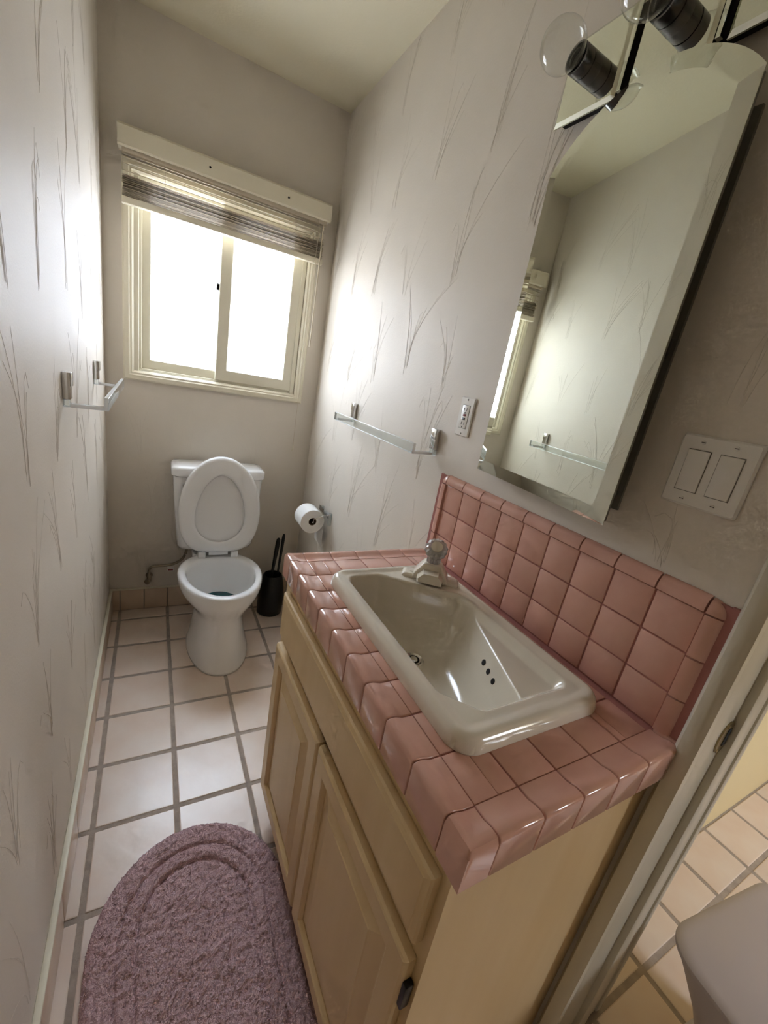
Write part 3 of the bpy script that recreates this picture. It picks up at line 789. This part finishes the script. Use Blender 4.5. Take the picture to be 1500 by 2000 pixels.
spl = fin('cover_plate', plate(sy_, sz_, 0.0550, 0.0565, .007), M['plast'], sw, smooth=False)
X0 = W-0.007
for s, tilt in ((-1, .02), (1, -.06)):
    yc = sy_+s*.0225
    fin('rocker_frame', B(X0-.0004, X0+.002, yc-.0165, yc+.0165, sz_-.0335, sz_+.0335), M['mback'], sw, smooth=False)
    bm = bmesh.new(); box(bm, -.0022, .001, -.0155, .0155, -.0325, .0325, bev=.0012)
    ro = fin('rocker', bm, M['plast'], None); ro.location = (X0-.0006, yc, sz_); ro.rotation_euler = (0, tilt*.5, 0); adopt(ro, sw)
    for q in (-1, 1):
        bm = bmesh.new(); lathe(bm, [(.0032, 0), (.003, .0008), (0, .0012)], (X0, yc, sz_+q*.0455), (-1, 0, 0), 12); sc_ = fin('screw', bm, M['plast'], spl)
        fin('screw_slot', B(X0-.0015, X0-.0009, yc-.0028, yc+.0028, sz_+q*.0455-.0005, sz_+q*.0455+.0005), M['dark'], sc_ if False else spl, smooth=False)

# ------------------------------------------------------------------ clear acrylic towel bars
def towel_bar(xw, sgn, ya, yb, label):
    """ya, yb: the two posts; sgn: +1 when the room lies towards +x"""
    t = thing('towel_bar', (xw, (ya+yb)/2, 1.16), label, 'towel bar')
    X = lambda d: xw+sgn*d
    def bx(name, d0, d1, y0, y1, z0, z1, m, bev=.0008, par=t):
        a, b = sorted((X(d0), X(d1))); o = fin(name, B(a, b, y0, y1, z0, z1, bev=bev), m, par)
        if m is M['acryl']:
            o.data.materials.append(M['acryledge'])
            big = max(f_.area for f_ in o.data.polygons)
            for f_ in o.data.polygons:
                if f_.area < 0.45*big: f_.material_index = 1
        return o
    for y in (ya, yb):
        mnt = bx('chrome_mount', .0004, .016, y-.0125, y+.0125, 1.176, 1.237, M['chrome'], .0015)
        bx('mount_lip', .0165, .0185, y-.0125, y+.0125, 1.206, 1.237, M['chrome'], .0004, mnt)
        bx('acrylic_post', .0004, .0135, y-.0105, y+.0105, 1.158, 1.1755, M['acryl'])
        bx('acrylic_arm', .0140, .0795, y-.0095, y+.0095, 1.158, 1.1665, M['acryl'])
    bx('acrylic_rail', .080, .0895, ya-.012, yb+.012, 1.158, 1.189, M['acryl'])
    return t
towel_bar(0.0, 1, -0.195, 0.395, 'clear acrylic towel bar on the left wall near the window')
towel_bar(W, -1, -0.378, 0.245, 'clear acrylic towel bar on the right wall above the toilet paper')

# ------------------------------------------------------------------ toilet
tx = 0.4655
to = thing('toilet', (tx, 0.45, 0), 'white two piece toilet with the seat and lid raised below the window', 'toilet')
def egg(z, yb, yf, hwd, n=40, bk=0.42, pw=2.0):
    """egg outline: widest at fraction bk from the back"""
    out = []; ym = yb-(yb-yf)*bk
    for k in range(n):
        a = 2*PI*k/n; c, s = math.cos(a), math.sin(a)
        x = hwd*abs(c)**(2/pw)*(1 if c >= 0 else -1)
        y = ym+((yb-ym) if s > 0 else (ym-yf))*s
        out.append((tx+x, y, z))
    return out
bm = bmesh.new()
loops = [egg(.0005, .61, .155, .137, pw=2.3), egg(.012, .61, .155, .137, pw=2.3), egg(.03, .61, .163, .131, pw=2.3), egg(.08, .61, .178, .120, pw=2.2), egg(.15, .61, .192, .110), egg(.205, .61, .196, .108), egg(.245, .61, .190, .117),
         egg(.275, .615, .176, .140), egg(.300, .62, .163, .160), egg(.325, .62, .153, .174), egg(.350, .62, .148, .181), egg(.372, .62, .147, .183), egg(.382, .62, .150, .181), egg(.3865, .617, .156, .176), egg(.3875, .61, .166, .168),
         egg(.3865, .575, .181, .154), egg(.380, .560, .187, .149), egg(.360, .555, .188, .148), egg(.330, .550, .193, .143), egg(.29, .535, .207, .128), egg(.25, .515, .228, .108), egg(.21, .49, .258, .080), egg(.17, .46, .295, .05), egg(.15, .43, .33, .02)]
loft(bm, loops, True, True, True); bowl = fin('bowl', bm, M['white'], to, angle=3)
bm = bmesh.new(); loft(bm, [egg(.226, .499, .246, .091), egg(.2265, .497, .248, .089)], True, False, True); fin('water', bm, M['water'], bowl)
bm = bmesh.new()
loft(bm, [rrect(tx, .67, h0, .085, .03, z) for z, h0 in ((.20, .085), (.30, .100), (.375, .108), (.3875, .104))], True, True, True); fin('tank_deck', bm, M['white'], to, angle=0.8)
bm = bmesh.new()
yt = .6850
loft(bm, [rrect(tx, yt, .150, .055, .03, .402), rrect(tx, yt, .168, .070, .035, .408), rrect(tx, yt, .176, .076, .035, .425), rrect(tx, yt, .186, .078, .034, .55), rrect(tx, yt, .196, .080, .032, .68), rrect(tx, yt, .200, .080, .032, .773)], True, True, True)
tk = fin('tank', bm, M['white'], to, angle=0.8)
bm = bmesh.new()
loft(bm, [rrect(tx, yt-.001, .2015, .0815, .033, .7745), rrect(tx, yt-.002, .2085, .0850, .034, .779), rrect(tx, yt-.002, .2095, .0860, .034, .800), rrect(tx, yt-.002, .208, .085, .034, .813), rrect(tx, yt-.002, .200, .078, .03, .8205), rrect(tx, yt-.002, .18, .06, .025, .8235)], True, True, True)
fin('tank_lid', bm, M['white'], to, angle=0.8)
bm = bmesh.new(); lathe(bm, [(.012, 0), (.012, .008), (.009, .012), (0, .012)], (tx-.150, yt-.0795, .735), (0, -1, 0), 18)
tube(bm, smoothpath([(tx-.150, yt-.092, .735), (tx-.130, yt-.098, .734), (tx-.095, yt-.098, .730)]), [.005]*12+[.007], 10); fin('flush_handle', bm, M['chrome'], to)
# seat and lid, leaning back against the tank
def prof(tab, s):
    for (a, wa), (b, wb) in zip(tab, tab[1:]):
        if a <= s <= b: t = (s-a)/(b-a); return wa+(wb-wa)*t
    return 0
def oval(s0, s1, hwmax, sm_, n=64, top=2.0, botp=2.0):
    out = []
    for k in range(n):
        a = 2*PI*k/n; c, s = math.cos(a), math.sin(a)
        pw = top if s > 0 else botp
        yy = sm_+((s1-sm_)*abs(s)**(2/2.0) if s > 0 else -(sm_-s0)*abs(s)**(2/2.0))
        xx = hwmax*(abs(c)**(2/pw))*(1 if c >= 0 else -1)
        out.append((xx, yy))
    return out
lean = math.radians(3.2); sz0 = 0.418; sy0 = 0.5630; sxc = tx+.004
def SP(x, s, d):   # d = towards the viewer
    return (sxc+x, sy0+s*math.sin(lean)-d*math.cos(lean), sz0+s*math.cos(lean)+d*math.sin(lean)*-1)
OUT = lambda i: oval(0.0+i, 0.468-i, 0.184-i, 0.199, botp=3.8, top=2.0)
HOLE = lambda i: oval(0.050-i, 0.382+i, 0.1115+i, 0.166, botp=2.1, top=1.72)
bm = bmesh.new()
L_ = [[SP(x, s, d) for x, s in f(i)] for f, i, d in ((OUT, .004, .000), (OUT, .0, .005), (OUT, .0, .012), (OUT, .004, .018), (OUT, .014, .0215), (HOLE, .014, .0215), (HOLE, .004, .018), (HOLE, 0, .012), (HOLE, 0, .004), (HOLE, .003, 0))]
L_.append(L_[0]); loft(bm, L_); bmesh.ops.remove_doubles(bm, verts=bm.verts[:], dist=1e-6); fin('seat', bm, M['seat'], to, angle=1.2)
for s, xo in ((.14, .150), (.14, -.150), (.33, .118), (.33, -.118)):
    pass
bm = bmesh.new()
L_ = [[SP(x, s, d) for x, s in OUT(i)] for i, d in ((.05, -.017), (.012, -.0155), (.003, -.011), (.001, -.006), (.003, -.002), (.012, -.001))]
loft(bm, L_, True, True, True); fin('seat_lid', bm, M['seat'], to, angle=1.2)
for s in (-1, 1):
    fin('seat_hinge', B(sxc+s*.075-.017, sxc+s*.075+.017, .548, .585, .386, .420, bev=.005), M['seat'], to)
fin('hinge_bar', B(sxc-.045, sxc+.045, .555, .575, .398, .420, bev=.004), M['seat'], to)
for s in (-1, 1):
    bm = bmesh.new(); lathe(bm, [(.012, 0), (.012, .006), (.008, .013), (0, .016)], (tx+s*.115, .36, .026), n=16)
    if s < 0: pass
    bm.free()

# ------------------------------------------------------------------ water supply
su = thing('water_supply', (0.172, YB-0.03, 0.19), 'braided metal supply hose and shutoff valve at the wall left of the toilet', 'pipe')
bm = bmesh.new(); lathe(bm, [(.016, 0), (.016, .003), (.009, .005), (.008, .045)], (0.172, YB-.001, .192), (0, -1, 0), 18); fin('wall_stub', bm, M['steel'], su)
bm = bmesh.new(); lathe(bm, [(0, -.018), (.010, -.016), (.011, .010), (.008, .014), (.008, .030), (0, .030)], (0.172, YB-.046, .194), n=16)
va = fin('valve_body', bm, M['steel'], su)
bm = bmesh.new(); lathe(bm, [(.005, 0), (.005, .010), (.013, .011), (.014, .020), (.011, .022), (0, .022)], (0.172, YB-.056, .190), (-.5, -1, 0), 14); fin('valve_handle', bm, M['steel'], va)
bm = bmesh.new(); tube(bm, smoothpath([(0.172, YB-.046, .220), (0.173, YB-.046, .245), (0.186, YB-.048, .262), (0.225, YB-.05, .266), (0.270, YB-.055, .272), (0.315, YB-.062, .30), (0.335, YB-.07, .345), (0.340, YB-.075, .400)], 6), .0065, 10); fin('hose', bm, M['steel'], su)
tg = fin('paper_tag', B(0.252, 0.284, YB-.0640, YB-.0632, .238, .266), M['tag'], su, smooth=False)
fin('red_print', B(0.256, 0.279, YB-.0648, YB-.0641, .244, .251), M['red'], tg, smooth=False)

# ------------------------------------------------------------------ toilet brush set
bx_, by_ = 0.770, 0.628
bh = thing('brush_holder', (bx_, by_, 0), 'black rounded brush holder on the floor right of the toilet', 'brush holder')
bm = bmesh.new(); lathe(bm, [(0, .001), (.064, .001), (.068, .006), (.069, .05), (.070, .10), (.066, .15), (.061, .19), (.053, .225), (.047, .235), (.044, .230), (.055, .17), (.060, .04), (0, .03)], (bx_, by_, 0), n=36); fin('holder_body', bm, M['black'], bh, angle=1.2)
def wand(name, label, cat, a, b, r0, r1):
    t = thing(name, (bx_, by_, .222), label, cat)
    a, b = Vector(a), Vector(b); d = b-a
    bm = bmesh.new(); tube(bm, [a+d*q for q in (0, .3, .55, .75, .92, .98, 1.0)], [r0*.8, r0*.8, r0, r1*.9, r1, r1*.8, r1*.3], 12); fin('handle', bm, M['black'], t)
    bm = bmesh.new(); lathe(bm, [(0, 0), (.008, .001), (.013, .012), (.012, .03), (.006, .036), (0, .036)], a-Vector((0, 0, .036)), n=18); fin('brush_head', bm, M['black'], t)
wand('toilet_brush', 'black toilet brush handle leaning left in the holder', 'brush', (.752, .628, .075), (.782, .628, .452), .0085, .0125)
wand('bowl_scrubber', 'thinner upright black handle standing right in the brush holder', 'brush', (.790, .634, .075), (.812, .640, .470), .0065, .0090)

# ------------------------------------------------------------------ toilet paper
rx, rz, ry0, ry1 = 0.853, 0.655, 0.345, 0.450
hp = thing('paper_holder', (W, 0.40, 0.655), 'clear and chrome toilet paper holder on the right wall', 'paper holder')
fin('wall_mount', B(W-.016, W-.0004, .330, .352, .640, .700, bev=.002), M['acryl'], hp)
fin('wall_mount', B(W-.016, W-.0004, .445, .467, .640, .700, bev=.002), M['acryl'], hp)
fin('mount_bar', B(W-.018, W-.0165, .326, .470, .676, .702, bev=.0004), M['chrome'], hp)
bm = bmesh.new()
tube(bm, smoothpath([(W-.0185, .341, .690), (W-.035, .338, .690), (rx+.03, .335, .684), (rx+.003, .335, .672), (rx, .335, .658), (rx, .342, .655)], 5), .0014, 8); fin('wire_arm', bm, M['chrome'], hp)
bm = bmesh.new(); tube(bm, [(rx, .338, .655), (rx, .456, .655)], .0035, 10); fin('spindle', bm, M['chrome'], hp)
bm = bmesh.new(); tube(bm, smoothpath([(W-.0185, .456, .690), (W-.035, .459, .690), (rx+.03, .459, .684), (rx+.003, .459, .672), (rx, .459, .658), (rx, .454, .655)], 5), .0014, 8); fin('wire_arm', bm, M['chrome'], hp)
ro_ = thing('toilet_roll', (rx, .3975, rz), 'white toilet paper roll hanging on the right wall above the counter corner', 'toilet paper')
bm = bmesh.new(); R_ = .0585
lathe(bm, [(.0195, 0), (R_-.002, 0), (R_, .002), (R_, .103), (R_-.002, .105), (.0195, .105), (.0195, 0)], (rx, .345, rz), (0, 1, 0), 48); fin('paper', bm, M['paperroll'], ro_, angle=0.6)
bm = bmesh.new(); lathe(bm, [(.0178, .001), (.0193, .001), (.0193, .104), (.0178, .104), (.0178, .001)], (rx, .345, rz), (0, 1, 0), 28); fin('cardboard_core', bm, M['card'], ro_)
bm = bmesh.new()
pts = [(rx+R_*math.sin(a)+.0004, rz+R_*math.cos(a)) for a in [PI/2*k/8+.6 for k in range(5)]]+[(rx+R_+.0008, rz-.02), (rx+R_-.001, rz-.07), (rx+R_+.002, rz-.13)]
loft(bm, [[(x, .3465, z) for x, z in pts], [(x, .4485, z) for x, z in pts], [(x+.0006, .4485, z) for x, z in pts], [(x+.0006, .3465, z) for x, z in pts], [(x, .3465, z) for x, z in pts]], False)
fin('loose_sheet', bm, M['paperroll'], ro_)

# ------------------------------------------------------------------ bath rug
rug = thing('bath_rug', (0.288, -0.86, 0), 'oval mauve bath rug with sculpted rings on the tile floor', 'rug')
rcx, rhw = 0.288, 0.2265; ry_top, ry_bot = -0.478, -1.26
def sd_stadium(x, y):
    r = rhw; a, b = ry_top-r*1.06, ry_bot+r*1.06
    yy = 0 if b <= y <= a else (y-a if y > a else y-b)
    return math.hypot(x-rcx, yy/1.06)-r
bm = bmesh.new(); step = 0.003; vd = {}
nxr = int(2*rhw/step)+2; nyr = int((ry_top-ry_bot)/step)+2
for i in range(nxr+1):
    for j in range(nyr+1):
        x = rcx-rhw+i*step-step/2; y = ry_bot+j*step-step/2; d = -sd_stadium(x, y)
        wob = noise.noise((x*9, y*9, 0))*0.004
        if d+wob*.5 < -0.001: continue
        d = max(d, 0)
        h = 0.026*math.sqrt(max(0, min(1, d/0.02))*(2-min(1, d/0.02)))
        for dg, dp in ((0.060, 0.007), (0.098, 0.008)):
            h -= dp*1.25*math.exp(-((d+wob-dg)/0.0042)**2)
        if d > 0.098: h += -0.003+0.002*noise.noise((x*14, y*14, 4))
        n1 = noise.noise((x*150, y*150, 1.3)); n2 = noise.noise((x*60, y*60, 7.1)); n3 = noise.noise((x*22+3, y*22, 2.2))
        h += (n1*0.0034+n2*0.0040+n3*0.0026)*min(1, d/0.01+.2)
        vd[i, j] = bm.verts.new((x+noise.noise((x*90, y*90, 3))*.0015, y+noise.noise((x*90, y*90, 9))*.0015, max(h, 0.0015)))
for (i, j), v in list(vd.items()):
    q = [vd.get((i, j)), vd.get((i+1, j)), vd.get((i+1, j+1)), vd.get((i, j+1))]
    if all(q): bm.faces.new(q)
top = list(vd.values())
be = [e_ for e_ in bm.edges if e_.is_boundary]
r = bmesh.ops.extrude_edge_only(bm, edges=be)
for v in [q for q in r['geom'] if isinstance(q, bmesh.types.BMVert)]: v.co.z = 0.0004
for v in top:
    if v.co.y < -1.1: continue
    c = v.co.copy(); a0 = random.uniform(0, 6.28); rr = random.uniform(.0012, .0021)
    tip = bm.verts.new(c+Vector((random.gauss(0, .0016), random.gauss(0, .0016), random.uniform(.0012, .0034))))
    q = [bm.verts.new(c+Vector((rr*math.cos(a0+k*2.094), rr*math.sin(a0+k*2.094), -.001))) for k in range(3)]
    for k in range(3): bm.faces.new((q[k], q[(k+1) % 3], tip))
tag(fin('pile', bm, M['rug'], rug, angle=3), kind='stuff')

# ------------------------------------------------------------------ grey bin standing in the hall beyond the doorway
gb = thing('waste_bin', (1.40, -1.52, 0), 'light grey tapered bin with a rounded closed lid beyond the doorway', 'bin')
ga = math.radians(-7)
def brr(h, r, z, cx=1.318, cy=-1.505):
    out = []
    for x, y, _ in rrect(0, 0, h, h, r, 0, 8):
        out.append((cx+x*math.cos(ga)-y*math.sin(ga), cy+x*math.sin(ga)+y*math.cos(ga), z))
    return out
bm = bmesh.new()
loft(bm, [brr(.150, .07, .0005), brr(.150, .07, .012), brr(.125, .065, .03), brr(.115, .06, .05), brr(.120, .06, .10), brr(.150, .065, .20), brr(.185, .07, .29), brr(.203, .07, .335), brr(.208, .07, .342), brr(.208, .07, .350), brr(.203, .066, .353), brr(.190, .055, .356), brr(.12, .04, .362), brr(.04, .02, .364)], True, True, True)
fin('bin_body', bm, M['bin'], gb, angle=0.9)
